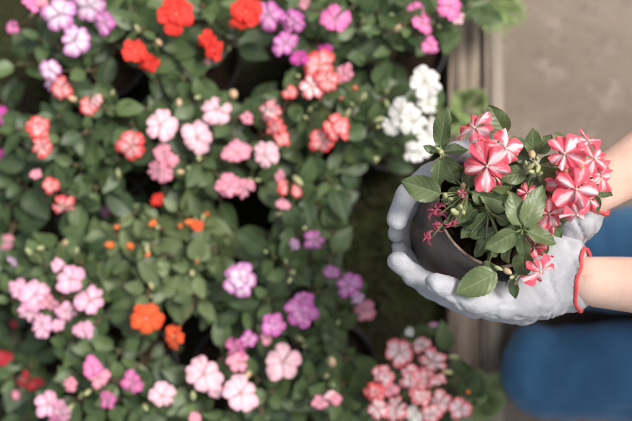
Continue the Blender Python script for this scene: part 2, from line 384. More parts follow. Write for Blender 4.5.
def blob_mesh(name, mat, rx, ry, rz, seg=10, ring=7, point=0.0):
    m = MB(); V = []; F = []
    for j in range(ring + 1):
        th = math.pi * j / ring
        for i in range(seg):
            a = 6.28318 * i / seg; s = math.sin(th)
            V.append((rx * s * math.cos(a), ry * s * math.sin(a), rz * (math.cos(th) + (point * max(0, math.cos(th)) ** 4))))
    for j in range(ring):
        for i in range(seg): F.append((j * seg + i, (j + 1) * seg + i, (j + 1) * seg + (i + 1) % seg, j * seg + (i + 1) % seg))
    m.add(V, F); return m.mesh(name, mat)
FM = {k: [flower_mesh('flower', PET[k], s * 13 + len(k), ruffle=0.16, cup=0.18, layers=(2 if s == 2 and k not in ('star', 'white', 'pink') else 1)) for s in range(4)] for k in PET if k != 'wilt'}
FM['star'] = [flower_mesh('flower', PET['star'], s, hw=40, ruffle=0.30, cup=0.12, nu=16, nv=14, curlback=c) for s, c in ((1, .05), (2, .15), (3, .25), (5, .1), (8, .2))]
def wilted_mesh(seed):
    r = random.Random(seed); m = MB()
    for k in range(5):
        a = r.uniform(-1.1, 1.1); cvv = []; x = y = z = 0; bend = r.uniform(.12, .38) * r.choice((-1, 1)); hd = a
        for i in range(13):
            cvv.append((x, y, z)); x += .13 * math.cos(hd); y += .13 * math.sin(hd); z += .05 * math.sin(i * .7 + k); hd += bend
        put_tube(m, cvv, [.05 + .13 * math.sin(3.1 * (i / 12) ** .7) * (1 + .3 * math.sin(i * 2.1)) for i in range(13)], 6)
    return m.mesh('wilted_flower', PET['wilt'])
FM['wilt'] = [wilted_mesh(q) for q in (1, 2, 3)]
EYEM = blob_mesh('flower_centre', CENTRE, .05, .06, .10)
BUDM = {'g': blob_mesh('bud', BUDG, .85, .85, 1.9, point=.3), 'p': blob_mesh('bud', BUDP, 1, 1, 1.5, point=.3), 'r': blob_mesh('bud', BUDR, 1, 1, 1.5, point=.3), 'o': blob_mesh('bud', BUDO, 1, 1, 1.5, point=.3)}
def tilt_rot(nx, ny, spin):
    """rotation whose local z leans to (nx, ny, 1), spun about itself"""
    q = Vector((nx, ny, 1)).normalized().to_track_quat('Z', 'Y')
    return (q.to_matrix() @ Matrix.Rotation(spin, 3, 'Z')).to_euler()
def add_flower(parent, kind, p, rad, nx=None, ny=None, name='flower', eye=True):
    nx = rnd.gauss(0, .42) if nx is None else nx; ny = rnd.gauss(0, .42) if ny is None else ny
    rot = tilt_rot(nx, ny, rnd.uniform(0, 6.28))
    f = link(name, rnd.choice(FM[kind]), parent, p, rot, rad)
    if eye:
        up = Vector((nx, ny, 1)).normalized()
        e = bpy.data.objects.new('flower_centre', EYEM); col.objects.link(e); e.parent = f; e.location = (0, 0, .06)
    return f
def add_bud(parent, kind, p, rad, lean=0.6):
    return link('bud', BUDM[kind], parent, p, tilt_rot(rnd.gauss(0, lean), rnd.gauss(0, lean), 0), rad)
def pot_geo(mb_pot, mb_soil, r0, r1, h, thick=0.002, lip=0.004, seg=48, soil=0.015, wob=0.0):
    prof = [(0, 0.0), (r0 * .97, 0.0), (r0, .003), (r0 + (r1 - r0) * .5, h * .5), (r1, h - .012), (r1 + lip, h - .011), (r1 + lip, h), (r1 + lip - .0015, h + .0008), (r1 - thick, h), (r1 - thick, h - .012), (r0 + (r1 - r0) * .45, h * .45)]
    V = []; F = []
    for (rr, z) in prof:
        for i in range(seg):
            a = 6.28318 * i / seg; q = 1 + wob * (math.sin(a * 3 + z * 30) + .6 * math.sin(a * 5 + 1 - z * 50)); V.append((rr * q * math.cos(a), rr * q * math.sin(a), z))
    for j in range(len(prof) - 1):
        for i in range(seg): F.append((j * seg + i, j * seg + (i + 1) % seg, (j + 1) * seg + (i + 1) % seg, (j + 1) * seg + i))
    mb_pot.add(V, F)
    V = [(0, 0, h - soil + .004)]; F = []; rr_ = random.Random(5); rings = 9
    rs = r1 - thick - .001
    for j in range(1, rings + 1):
        for i in range(seg):
            a = 6.28318 * i / seg; q = rs * j / rings
            V.append((q * math.cos(a), q * math.sin(a), h - soil + (rr_.uniform(-.0035, .0035) if j < rings else 0)))
    for i in range(seg): F.append((0, 1 + i, 1 + (i + 1) % seg))
    for j in range(rings - 1):
        for i in range(seg): F.append((1 + j * seg + i, 1 + (j + 1) * seg + i, 1 + (j + 1) * seg + (i + 1) % seg, 1 + j * seg + (i + 1) % seg))
    mb_soil.add(V, F)

# ------------------------------------------------------------------ impatiens plants potted in the bed
GROUP = 'impatiens plants in black pots in the bed'
pm, sm = MB(), MB(); pot_geo(pm, sm, .048, .064, .10)
POT_ME = pm.mesh('pot', POTM); SOIL_ME = sm.mesh('compost', COMPOST)
# bare patches of soil between the plants, as circles (x, y, radius): nothing leans over them
GAPS = [(12, 14, 20), (24, 92, 22), (130, 80, 24), (116, 62, 12), (243, 72, 26), (215, 70, 12), (145, 187, 18), (106, 205, 13), (16, 212, 24), (24, 178, 12), (238, 206, 18), (262, 220, 12), (196, 168, 8), (235, 256, 10),
        (28, 362, 30), (112, 330, 17), (4, 320, 16), (156, 355, 16), (200, 345, 16), (375, 335, 24), (392, 300, 32), (425, 305, 22), (362, 392, 9), (432, 62, 14), (406, 70, 14), (366, 74, 12), (452, 78, 12), (382, 126, 9),
        (374, 180, 22), (376, 215, 30), (372, 250, 28), (474, 62, 24), (486, 90, 24), (474, 338, 30), (494, 350, 22), (508, 400, 22), (505, 378, 20), (250, 222, 12), (57, 225, 14), (180, 200, 7), (300, 25, 8), (268, 70, 14)]
def in_gap(p, k=1.0):
    s_ = (CZ - p.z) / FPX; x, y = p.x / s_ + 316, 210.5 - p.y / s_
    return any((x - gx) ** 2 + (y - gy) ** 2 < (gr * k) ** 2 for gx, gy, gr in GAPS)
def plant(label, shoots, flowers, buds=(), ztop=0.25, leaf=LEAF, lsize=1.0, tone=0.5, bare=None, nleaf=7, bcols='g'):
    P = [W(x, y, ztop) for x, y in shoots]; c = sum(P, Vector()) / len(P); c.z = 0
    if bare: c = W(bare[0], bare[1], .1); c.z = 0
    Rm = max((Vector((p.x, p.y, 0)) - c).length for p in P) + .01
    root = empty('impatiens_plant', c, label=label, cat='flowering plant', group=GROUP)
    po = link('pot', POT_ME, root, c, (0, 0, rnd.uniform(0, 6))); s = bpy.data.objects.new('compost', SOIL_ME); col.objects.link(s); s.parent = po
    lv, st = MB(), MB(); tips = []
    for (x, y) in shoots:
        p0 = W(x, y, ztop); d = (Vector((p0.x, p0.y, 0)) - c).length / Rm
        z = ztop - .05 * d * d * (ztop / .25) + rnd.uniform(-.022, .012)
        if ztop > .2 and in_gap(p0, .8): continue
        tip = W(x, y, z); tips.append(tip)
        out = (Vector((tip.x, tip.y, 0)) - c); outn = out.normalized() if out.length > .005 else Vector((0, 0, 0))
        mid = c + out * .55 + Vector((0, 0, .10 + (z - .1) * .35))
        b0 = c + outn * .012 + Vector((0, 0, .085)); cv = bez(b0, mid + outn * .015, tip, 7)
        put_tube(st, cv, [.0042 - .0022 * i / 7 for i in range(8)], 6)
        a = rnd.uniform(0, 6.28)
        for k in range(nleaf + 2):
            a += 2.39996 + rnd.uniform(-.25, .25); t = k / nleaf
            L = lsize * (.022 + .026 * min(1, t * 1.5)) * rnd.uniform(.82, 1.15); el = R(52) - R(62) * t + rnd.gauss(0, .13)
            if k >= nleaf: L *= .9
            drop = .002 + .040 * t * t + (0.03 if k >= nleaf else 0)
            q = max(0.0, 1 - drop / .09); i7 = min(6, int(q * 7)); base = cv[i7].lerp(cv[i7 + 1], q * 7 - i7)
            dirn = Vector((math.cos(a) * math.cos(el), math.sin(a) * math.cos(el), math.sin(el))); dirn += outn * .18 * d
            pet = L * .30; lb = base + dirn * pet
            if ztop > .2 and in_gap(lb + dirn * L * .75): continue
            put_tube(st, [base, base + dirn * pet * .5 + Vector((0, 0, .0008)), lb], [.0011, .001, .0009], 4)
            nrm = Vector((rnd.gauss(0, .33), rnd.gauss(0, .33), 1)) - dirn * .2
            put_leaf(lv, lb, dirn, nrm, L, L * rnd.uniform(.58, .74), max(0, min(1, tone + .12 - .45 * t + rnd.gauss(0, .25))), curl=rnd.uniform(.05, .35), fold=rnd.uniform(.05, .35), wave=.07, ph=rnd.uniform(0, 6))  # lower leaves take a darker tone: clump shade put into the leaf colour
        if rnd.random() < .2:
            for _ in range(rnd.randint(1, 3)):
                add_bud(root, rnd.choice(bcols + 'gggggg'), tip + Vector((rnd.gauss(0, .006), rnd.gauss(0, .006), .010 + rnd.uniform(0, .008))), rnd.uniform(.0022, .0042))
    for (x, y, kind, dpx, *zz) in flowers:
        z = ztop + .020 + rnd.uniform(-.012, .010) + (zz[0] if zz else 0)
        p = W(x, y, z); rad = dpx / 2 * (CZ - z) / FPX
        sg = .18 if dpx >= 34 else .42
        add_flower(root, kind, p, rad, rnd.gauss(0, sg), rnd.gauss(0, sg))
        near = min(tips, key=lambda t: (t - p).length)
        put_tube(st, bez(near - Vector((0, 0, .004)), near.lerp(p, .6) + Vector((0, 0, -.012)), p - Vector((0, 0, .001)), 5), [.0009] * 6, 4)
    for (x, y, kind, dpx) in buds:
        z = ztop + .012; p = W(x, y, z); add_bud(root, kind, p, dpx / 3.1 * (CZ - z) / FPX)
        near = min(tips, key=lambda t: (t - p).length)
        put_tube(st, bez(near - Vector((0, 0, .004)), near.lerp(p, .6) + Vector((0, 0, -.006)), p, 4), [.0009] * 5, 4)
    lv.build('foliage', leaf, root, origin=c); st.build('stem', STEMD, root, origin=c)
    return root

plant('impatiens with mottled purple and white flowers at the top left corner of the bed',
      [(42, 40), (18, 64), (88, 70), (110, 40), (60, 15), (125, 22), (100, 2), (38, 12)],
      [(60, 14, 'lilac', 36), (90, 6, 'lilac', 34), (75, 40, 'lilac', 32), (104, 22, 'purple', 28), (50, 70, 'lilac', 24), (52, 84, 'lilac', 16, -.03), (62, 88, 'coral', 24, -.02), (31, 4, 'hot', 18), (12, 27, 'hot', 15, -.04), (42, 2, 'rose', 14)])
plant('impatiens with plain scarlet flowers beside a bare patch of dark soil near the top',
      [(142, 28), (182, 50), (183, 78), (212, 22), (203, 5), (155, 82), (232, 42), (132, 8), (158, 40)],
      [(176, 14, 'red', 40), (246, 12, 'red', 36), (135, 52, 'red', 28), (149, 63, 'red', 22), (207, 40, 'red', 20), (215, 50, 'red', 22)], [(159, 43, 'p', 9), (232, 25, 'r', 9)], bcols='g')
plant('impatiens with magenta pink flowers hanging over the dark gap, top middle of the bed',
      [(300, 4), (318, 40), (352, 8), (322, 10), (350, 40), (362, 22)],
      [(268, 14, 'purple', 34), (284, 44, 'purple', 28), (293, 20, 'purple', 26), (299, 58, 'magenta', 20), (335, 20, 'hot', 32), (325, 50, 'magenta', 16, -.03), (304, 2, 'rose', 16)])
plant('impatiens with small mid pink flowers beside the timber edging at the top',
      [(378, 12), (395, 48), (372, 62), (432, 28), (408, 2), (444, 14), (386, 30), (405, 24), (470, 6)],
      [(422, 24, 'hot', 24), (417, 10, 'hot', 18), (431, 46, 'hot', 20), (450, 6, 'hot', 28), (458, 18, 'pink', 14), (444, 8, 'rose', 18)], [(397, 29, 'p', 11), (390, 16, 'g', 7)])
plant('impatiens with pure white flowers next to the gloved fingers',
      [(418, 98), (382, 100), (442, 112), (392, 140), (378, 160), (438, 92), (372, 125), (402, 75)],
      [(425, 82, 'white', 34), (400, 112, 'white', 32), (414, 122, 'white', 32), (428, 104, 'white', 24), (418, 152, 'white', 30), (429, 136, 'white', 24), (392, 126, 'white', 20), (436, 126, 'white', 22)])
plant('impatiens with coral red and white flowers left of the pure white flowers',
      [(320, 100), (347, 88), (298, 78), (352, 112), (308, 118), (345, 150), (288, 98), (335, 62)],
      [(320, 66, 'coral', 34), (328, 80, 'coral', 26), (312, 86, 'blush', 28), (344, 72, 'rose', 22), (338, 128, 'coral', 30), (322, 140, 'coral', 28), (290, 93, 'coral', 18), (271, 112, 'blush', 26), (276, 127, 'coral', 22), (282, 138, 'coral', 18)], [(355, 88, 'r', 8), (362, 98, 'g', 12), (341, 98, 'r', 6)])
plant('widest impatiens, coral flowers scattered over dark foliage left of the pale pink ones',
      [(58, 116), (85, 132), (106, 108), (76, 165), (98, 152), (112, 92), (96, 188), (44, 200), (132, 124), (74, 198), (122, 110), (62, 140), (18, 128), (30, 160), (145, 108), (118, 160)],
      [(38, 128, 'coral', 26), (42, 146, 'coral', 24), (132, 145, 'coral', 32), (51, 185, 'coral', 18), (63, 206, 'coral', 28), (89, 106, 'coral', 20), (96, 100, 'blush', 16), (36, 174, 'rose', 12, -.03)], [(73, 99, 'p', 10), (72, 203, 'g', 8)], bcols='g')
plant('impatiens with pale salmon pink flowers in the centre of the bed',
      [(182, 108), (230, 118), (175, 165), (198, 100), (247, 100), (186, 182), (216, 170), (262, 135), (255, 182), (202, 158), (215, 198), (232, 88), (180, 125)],
      [(160, 125, 'pink', 34), (197, 138, 'pink', 34), (216, 109, 'pink', 32), (238, 152, 'rose', 32), (265, 155, 'pink', 28), (228, 187, 'rose', 28), (245, 188, 'rose', 24), (163, 152, 'rose', 22), (160, 172, 'rose', 26), (170, 160, 'rose', 18), (247, 118, 'rose', 14), (206, 62, 'rose', 10, -.1)], [(233, 94, 'p', 15), (179, 102, 'p', 9), (181, 172, 'p', 8), (188, 168, 'g', 7)])
plant('leafy broad leaved impatiens with bright orange flowers and buds',
      [(115, 235), (134, 212), (160, 228), (190, 244), (137, 262), (165, 255), (192, 270), (168, 288), (122, 285), (215, 248), (148, 292), (228, 234), (196, 298), (100, 258), (228, 272), (205, 222), (180, 214), (118, 305), (240, 255), (152, 245)],
      [(146, 318, 'orange', 40), (174, 336, 'orange', 30), (198, 226, 'orange', 12), (158, 200, 'red', 14, -.03)],
      [(190, 222, 'o', 11), (180, 226, 'o', 9), (153, 223, 'o', 11), (130, 246, 'o', 12), (110, 245, 'o', 12), (117, 227, 'o', 8), (148, 254, 'o', 7), (197, 262, 'o', 6)], ztop=.235, leaf=LEAFO, lsize=1.02, tone=.6, nleaf=8, bcols='og')
plant('impatiens with a dense clump of lilac pink flowers at the left side of the bed',
      [(30, 262), (62, 244), (80, 262), (92, 284), (46, 270), (102, 296), (12, 300), (62, 298), (55, 340), (98, 322), (70, 345), (8, 272)],
      [(20, 290, 'lilacpink', 24), (36, 294, 'lilacpink', 32), (70, 279, 'lilacpink', 32), (57, 265, 'lilacpink', 16), (42, 325, 'lilacpink', 28), (66, 311, 'lilacpink', 26), (90, 301, 'lilacpink', 30), (83, 330, 'lilacpink', 22), (28, 312, 'lilacpink', 26), (50, 304, 'rose', 22), (57, 325, 'lilacpink', 16), (12, 262, 'lilac', 14, -.04)],
      [(29, 252, 'g', 9), (41, 248, 'g', 10), (65, 243, 'p', 10), (76, 251, 'g', 10)], ztop=.25)
plant('impatiens with violet pink flowers beside the mossy gap, right of the orange flowers',
      [(275, 258), (310, 256), (335, 232), (262, 240), (290, 272), (318, 292), (338, 318), (268, 300), (245, 308), (226, 322), (262, 325), (330, 262), (300, 232), (322, 338), (210, 300)],
      [(240, 279, 'lilac', 36), (302, 313, 'purple', 34), (303, 298, 'purple', 22), (274, 325, 'purple', 26), (315, 240, 'purple', 24), (294, 244, 'lilac', 14), (332, 272, 'purple', 20), (348, 285, 'purple', 28), (357, 298, 'lilac', 16), (364, 310, 'rose', 24, -.06), (248, 340, 'purple', 20), (236, 350, 'hot', 26), (238, 362, 'rose', 22), (267, 338, 'rose', 18)],
      [(305, 228, 'g', 8), (266, 252, 'g', 7), (286, 262, 'g', 6)])
plant('impatiens with only a few small red buds, between the pink and the violet plants',
      [(270, 168), (302, 192), (330, 180), (318, 208), (288, 208), (345, 168), (352, 196), (308, 160), (285, 150)],
      [(283, 188, 'coral', 18), (283, 204, 'rose', 15), (280, 176, 'rose', 12), (297, 191, 'coral', 14)], [(297, 180, 'g', 12), (278, 214, 'g', 8)], ztop=.235, bcols='g')
plant('impatiens with mixed rose pink flowers in the bottom left corner of the bed',
      [(78, 398), (108, 402), (118, 352), (138, 366), (75, 374), (120, 382), (148, 402), (96, 352), (62, 418), (130, 415)],
      [(48, 404, 'lilacpink', 28), (62, 411, 'lilacpink', 28), (92, 366, 'hot', 22), (100, 378, 'rose', 22), (133, 382, 'hot', 24), (108, 399, 'hot', 20), (71, 384, 'rose', 16), (56, 418, 'hot', 22)], [(88, 392, 'g', 9), (145, 407, 'g', 9)])
plant('impatiens with large blush white flowers at the bottom middle of the bed',
      [(184, 398), (202, 412), (228, 414), (190, 385), (258, 380), (272, 392), (262, 412), (220, 360), (172, 415), (300, 345)],
      [(204, 374, 'pink', 38), (241, 393, 'pink', 38), (162, 396, 'pink', 28), (283, 362, 'pink', 38), (216, 392, 'pink', 18), (196, 418, 'rose', 14)], [(193, 396, 'g', 11), (248, 374, 'p', 10)])
plant('impatiens with big plain leaves and hardly any flowers, left of the blush and coral clump',
      [(310, 378), (347, 358), (325, 352), (342, 386), (300, 402), (356, 404), (328, 416), (340, 400)],
      [(320, 402, 'rose', 18), (335, 400, 'rose', 14), (330, 395, 'pink', 12)], [(332, 362, 'p', 13), (326, 376, 'g', 7), (333, 386, 'g', 7)], lsize=1.15)
plant('impatiens with a crowded clump of blush and coral flowers touching the timber at the bottom',
      [(404, 338), (450, 358), (412, 372), (372, 402), (452, 392), (468, 382), (486, 384), (478, 404), (405, 402), (390, 362)],
      [(399, 352, 'blush', 30), (421, 345, 'blush', 20), (433, 362, 'blush', 32), (384, 376, 'blush', 24), (387, 388, 'rose', 24), (410, 378, 'blush', 28), (424, 378, 'blush', 24), (375, 392, 'coral', 24), (396, 409, 'blush', 28), (420, 396, 'blush', 24), (440, 402, 'blush', 28), (460, 408, 'blush', 26), (437, 380, 'blush', 20), (378, 408, 'blush', 24), (415, 414, 'white', 24), (432, 414, 'blush', 22), (410, 332, 'white', 10), (432, 326, 'lilac', 12, -.08)], [(448, 372, 'g', 9), (468, 392, 'o', 7)], bare=(418, 412))
plant('low impatiens with deep red flowers in the shade at the left edge',
      [(18, 378), (40, 398), (8, 352), (28, 418), (12, 325), (30, 366)],
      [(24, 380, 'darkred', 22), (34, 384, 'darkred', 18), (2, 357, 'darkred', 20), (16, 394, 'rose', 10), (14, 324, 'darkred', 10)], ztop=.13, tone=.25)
plant('low impatiens with bright magenta flowers at the left edge above the pink clump',
      [(2, 132), (4, 100), (2, 190), (8, 206), (4, 155), (10, 236), (18, 180)],
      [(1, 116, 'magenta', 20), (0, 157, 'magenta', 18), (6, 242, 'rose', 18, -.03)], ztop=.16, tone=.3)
plant('small shaded impatiens with one dull violet flower below the coral stars',
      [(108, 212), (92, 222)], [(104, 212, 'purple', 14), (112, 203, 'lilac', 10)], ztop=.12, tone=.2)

# ------------------------------------------------------------------ feathery ferns at the timber, grass in the gaps
def fern(label, px, py, z, fronds, seed):
    r = random.Random(seed); c = W(px, py, .04 if px > 449 else 0.0); root = empty('fern', c, label=label, cat='fern', group='light green ferns along the timber edging')
    lv, st = MB(), MB()
    for (ex, ey) in fronds:
        a = c + Vector((0, 0, .0)); e = W(ex, ey, z + r.uniform(-.01, .01)); mid = a.lerp(e, .45) + Vector((0, 0, .045))
        cv = bez(a, mid, e, 16); put_tube(st, cv, [.0011 - .0008 * i / 16 for i in range(17)], 4)
        Lf = (e - a).length
        for i in range(3, 17):
            t = i / 16; d = (cv[i] - cv[i - 1]).normalized(); side = d.cross(Vector((0, 0, 1))).normalized()
            wdt = Lf * .24 * math.sin(math.pi * min(1, (t * .82 + .18))) + .004
            for s in (-1, 1):
                dd = (side * s + d * .55 + Vector((0, 0, r.uniform(-.15, .15)))).normalized()
                for q in range(3):
                    bp = cv[i] + dd * wdt * (q / 4) ; ddd = (dd + d * (.7 if q % 2 else -.5)).normalized() if q else dd
                    put_leaf(lv, bp, ddd, Vector((r.gauss(0, .2), r.gauss(0, .2), 1)), wdt * .42 + .002, (wdt * .42 + .002) * .30, r.uniform(.2, .9), nu=1, nv=3, curl=.1, fold=.1)
    lv.build('foliage', FERN, root, origin=c); st.build('stem', STEM, root, origin=c); return root
fern('feathery light green fern reaching over the timber and path at the top', 484, 2, .13, [(524, 24), (505, 34), (512, 4), (488, 32)], 1)
fern('light green fern between the white flowers and the held plant', 464, 112, .11, [(480, 90), (472, 126), (454, 94), (450, 114), (446, 132)], 2)
fern('small light green fern on the timber at the bottom beside the coral clump', 478, 396, .10, [(502, 372), (504, 396), (494, 416), (476, 370), (468, 418), (462, 396)], 3)
g = MB(); r = random.Random(11)
for _ in range(16000):
    x = r.uniform(-.62, XE0 - .004); y = r.uniform(-.5, .5)
    den = math.sin(x * 17 + 1) + math.sin(y * 13 + x * 5) + (1.6 if x > 0.02 else 0)
    if r.random() > .30 + .30 * den: continue
    h = r.uniform(.008, .030) * (1.3 if x > .02 else 1); a = r.uniform(0, 6.28); ln = r.uniform(.2, 1.4)
    d = Vector((math.cos(a) * ln, math.sin(a) * ln, 1)).normalized()
    put_leaf(g, (x, y, -.002), d, Vector((math.sin(a), -math.cos(a), .4)), h * 1.4, r.uniform(.0016, .005), r.uniform(0, 1), nu=1, nv=3, curl=.3, fold=.1)
props(g.build('grass', GRASSM), label='short dark moss and grass between the pots', cat='grass', kind='stuff')

cr = MB(); r = random.Random(4)
for _ in range(500):
    x = XE0 + (r.random() ** 2.2) * .42; y = r.uniform(-.45, .45); z = .047 if x < XE1 else .001
    s_ = r.uniform(.0004, .0013); p = Vector((x, y, z)); V = [p + Vector((r.gauss(0, s_), r.gauss(0, s_), abs(r.gauss(0, s_)))) for _ in range(4)]
    cr.add([tuple(v) for v in V], [(0, 1, 2), (0, 2, 3), (0, 3, 1), (1, 3, 2)])
props(cr.build('soil_crumbs', COMPOST), label='dark crumbs of soil scattered on the timber and path', cat='soil', kind='stuff')

# ------------------------------------------------------------------ the held pot and its plant
CR = W(492, 209, .520); CB = W(448, 240, .434)
ax = (CR - CB); H = ax.length; axn = ax.normalized()
hp = empty('potted_impatiens', CB, label='potted impatiens with coral and white star flowers held in two white gloves', cat='potted plant')
q = axn.to_track_quat('Z', 'Y'); Mq = np.array(q.to_matrix())
pm, sm = MB(), MB(); pot_geo(pm, sm, .046, .0595, H, thick=.002, lip=.0, seg=96, soil=.016, wob=.013)
for m_ in (pm, sm):
    for i in range(len(m_.v)): m_.v[i] = m_.v[i] @ Mq.T + np.array(CB)
po = pm.build('pot', HPOT, hp, origin=CB); so_ = sm.build('compost', COMPOST, po, origin=CB)
rm = MB(); ring = []
X0 = q @ Vector((1, 0, 0)); Y0 = q @ Vector((0, 1, 0))
for i in range(97):
    a = 6.28318 * i / 96; qq = 1 + .013 * (math.sin(a * 3 + H * 30) + .6 * math.sin(a * 5 + 1 - H * 50)); ring.append(CR + (X0 * math.cos(a) + Y0 * math.sin(a)) * .0588 * qq)
put_tube(rm, ring, [.0016] * 97, 8); rm.build('rim', RIMM, po)
def soilpt(px, py):   # point on the compost plane under a pixel
    p0 = CR - axn * .016; d = W(px, py, .4) - Vector((0, 0, CZ)); o = Vector((0, 0, CZ)); t = (p0 - o).dot(axn) / d.dot(axn); return o + d * t
crumbs = MB()
for _ in range(420):
    a = rnd.uniform(0, 6.28); rr = .055 * math.sqrt(rnd.random()); p = CR - axn * .0165 + (X0 * math.cos(a) + Y0 * math.sin(a)) * rr
    s_ = rnd.uniform(.0008, .0028); V = [p + Vector((rnd.gauss(0, s_), rnd.gauss(0, s_), rnd.gauss(0, s_))) for _ in range(4)]
    crumbs.add([tuple(v) for v in V], [(0, 1, 2), (0, 2, 3), (0, 3, 1), (1, 3, 2)])
props(crumbs.build('compost_crumbs', COMPOST, po), kind='stuff')
hl, hs_ = MB(), MB()
nodes = {'a': (441, 153, .560), 'b': (522, 229, .583), 'c': (534, 164, .572), 'd': (468, 192, .556), 'e': (576, 182, .566), 'f': (492, 150, .575), 'g': (488, 212, .560), 'h': (530, 262, .556), 'i': (508, 190, .566), 'j': (488, 262, .545)}
NP = {k: W(*v) for k, v in nodes.items()}
for k, p in NP.items():
    s0 = soilpt(496 + (nodes[k][0] - 496) * .28, 210 + (nodes[k][1] - 210) * .28); mid = s0.lerp(p, .5) + Vector((0, 0, .012)) + (p - s0).cross(Vector((0, 0, 1))) * .1
    put_tube(hs_, bez(s0, mid, p, 10), [.0026 - .0013 * i / 10 for i in range(11)], 8)
# (base px, tip px, z base, z tip, width px, tone)
HL = [((440, 146), (446, 110), .562, .572, 23, .6, 'a'), ((441, 194), (403, 182), .562, .556, 28, .7, 'd'), ((440, 158), (438, 187), .562, .556, 18, .45, 'a'),
 ((443, 157), (457, 184), .560, .552, 21, .5, 'a'), ((444, 152), (468, 147), .556, .552, 14, .15, 'a'), ((436, 152), (424, 146), .558, .560, 9, .4, 'a'),
 ((505, 134), (490, 107), .568, .574, 24, .45, 'f'), ((527, 173), (500, 177), .575, .574, 21, .55, 'c'), ((539, 171), (567, 183), .576, .570, 25, .55, 'c'),
 ((533, 154), (533, 129), .572, .582, 18, .35, 'c'), ((537, 153), (551, 136), .570, .576, 17, .4, 'c'), ((529, 160), (512, 150), .560, .556, 18, .15, 'c'), ((538, 168), (556, 158), .562, .556, 16, .2, 'c'),
 ((516, 232), (487, 248), .588, .582, 26, .75, 'b'), ((520, 226), (512, 194), .590, .594, 24, .85, 'b'), ((524, 226), (543, 188), .592, .596, 25, .85, 'b'),
 ((527, 231), (556, 242), .588, .580, 20, .5, 'b'), ((521, 234), (524, 259), .590, .582, 16, .8, 'b'), ((523, 249), (523, 277), .574, .560, 23, .3, 'b'),
 ((497, 273), (459, 292), .556, .556, 31, .9, 'j'), ((514, 278), (514, 299), .556, .548, 12, .5, 'h'), ((487, 210), (470, 232), .562, .556, 22, .4, 'g'),
 ((484, 204), (510, 214), .560, .556, 24, .35, 'g'), ((468, 188), (470, 164), .556, .552, 18, .2, 'd'), ((472, 192), (494, 200), .562, .560, 19, .6, 'd'),
 ((466, 198), (446, 214), .552, .548, 15, .35, 'd'), ((510, 204), (482, 196), .566, .562, 24, .65, 'i'), ((505, 196), (518, 212), .564, .560, 18, .3, 'i'),
 ((490, 262), (483, 267), .552, .550, 8, .7, 'j'), ((491, 256), (498, 251), .556, .556, 8, .7, 'j'), ((508, 186), (498, 166), .560, .556, 20, .2, 'i'), ((545, 200), (562, 214), .545, .535, 20, .2, 'e'),
 ((560, 178), (546, 196), .552, .546, 18, .3, 'e'), ((548, 214), (560, 236), .560, .550, 18, .35, 'b'), ((590, 186), (612, 196), .556, .550, 14, .3, 'e'), ((592, 192), (598, 212), .552, .540, 13, .4, 'e'),
 ((512, 186), (490, 186), .572, .566, 20, .55, 'i'), ((538, 180), (534, 200), .566, .556, 20, .6, 'c'), ((545, 188), (566, 198), .560, .552, 20, .5, 'c'), ((556, 210), (540, 226), .560, .555, 18, .6, 'b'), ((516, 160), (508, 140), .562, .566, 15, .5, 'f'), ((552, 140), (566, 136), .570, .566, 13, .4, 'e'), ((508, 222), (496, 218), .570, .566, 12, .8, 'g'), ((462, 226), (478, 212), .546, .552, 16, .6, 'd'), ((468, 236), (486, 226), .548, .552, 16, .5, 'g'), ((452, 176), (468, 170), .548, .552, 18, .4, 'd'), ((455, 186), (452, 206), .55, .546, 14, .55, 'd'), ((476, 222), (462, 238), .552, .546, 15, .7, 'g'), ((486, 240), (476, 256), .552, .544, 15, .6, 'g'), ((498, 230), (478, 240), .558, .552, 18, .3, 'g'), ((536, 236), (545, 256), .566, .556, 18, .35, 'b'), ((500, 240), (508, 262), .560, .550, 18, .3, 'g'), ((462, 204), (472, 222), .548, .540, 17, .25, 'd')]
for (b, t, zb, zt, wp, tn, nd) in HL:
    B = W(*b, zb); T = W(*t, zt); L = (T - B).length * 1.08; Wd = wp * (CZ - zb) / FPX * 1.02
    nrm = Vector((rnd.gauss(0, .48), rnd.gauss(0, .48), 1))
    put_leaf(hl, B, T - B, nrm, L, Wd, tn, nu=6, nv=26, curl=rnd.uniform(-.02, .28), fold=rnd.uniform(.10, .5), wave=.16, ph=rnd.uniform(0, 6), serr=.03)
    N = NP[nd]; put_tube(hs_, bez(N, N.lerp(B, .5) + Vector((0, 0, .003)), B + (T - B) * .04, 5), [.0013, .0012, .0011, .001, .0009, .0008], 6)
for _ in range(46):   # lower leaves, in among the stems
    a = rnd.uniform(0, 6.28); rr = math.sqrt(rnd.random()); x = 506 + 46 * rr * math.cos(a); y = 200 + 44 * rr * math.sin(a); z = rnd.uniform(.530, .556)
    if x + (210 - y) * .9 < 462: continue
    B = W(x, y, z); a2 = a + rnd.gauss(0, .7); T = B + Vector((math.cos(a2), -math.sin(a2), rnd.uniform(-.3, .3))) * rnd.uniform(.018, .030); L = (T - B).length
    put_leaf(hl, B, T - B, Vector((rnd.gauss(0, .3), rnd.gauss(0, .3), 1)), L, L * .66, rnd.uniform(0, .5), nu=4, nv=14, curl=.15, fold=.2, wave=.08, ph=rnd.uniform(0, 6), serr=.03)
    s0 = soilpt(496 + (x - 496) * .5, 208 + (y - 208) * .5); put_tube(hs_, bez(s0, s0.lerp(B, .5) + Vector((0, 0, .006)), B, 6), [.0018 - .0001 * i * 1.2 for i in range(7)], 6)
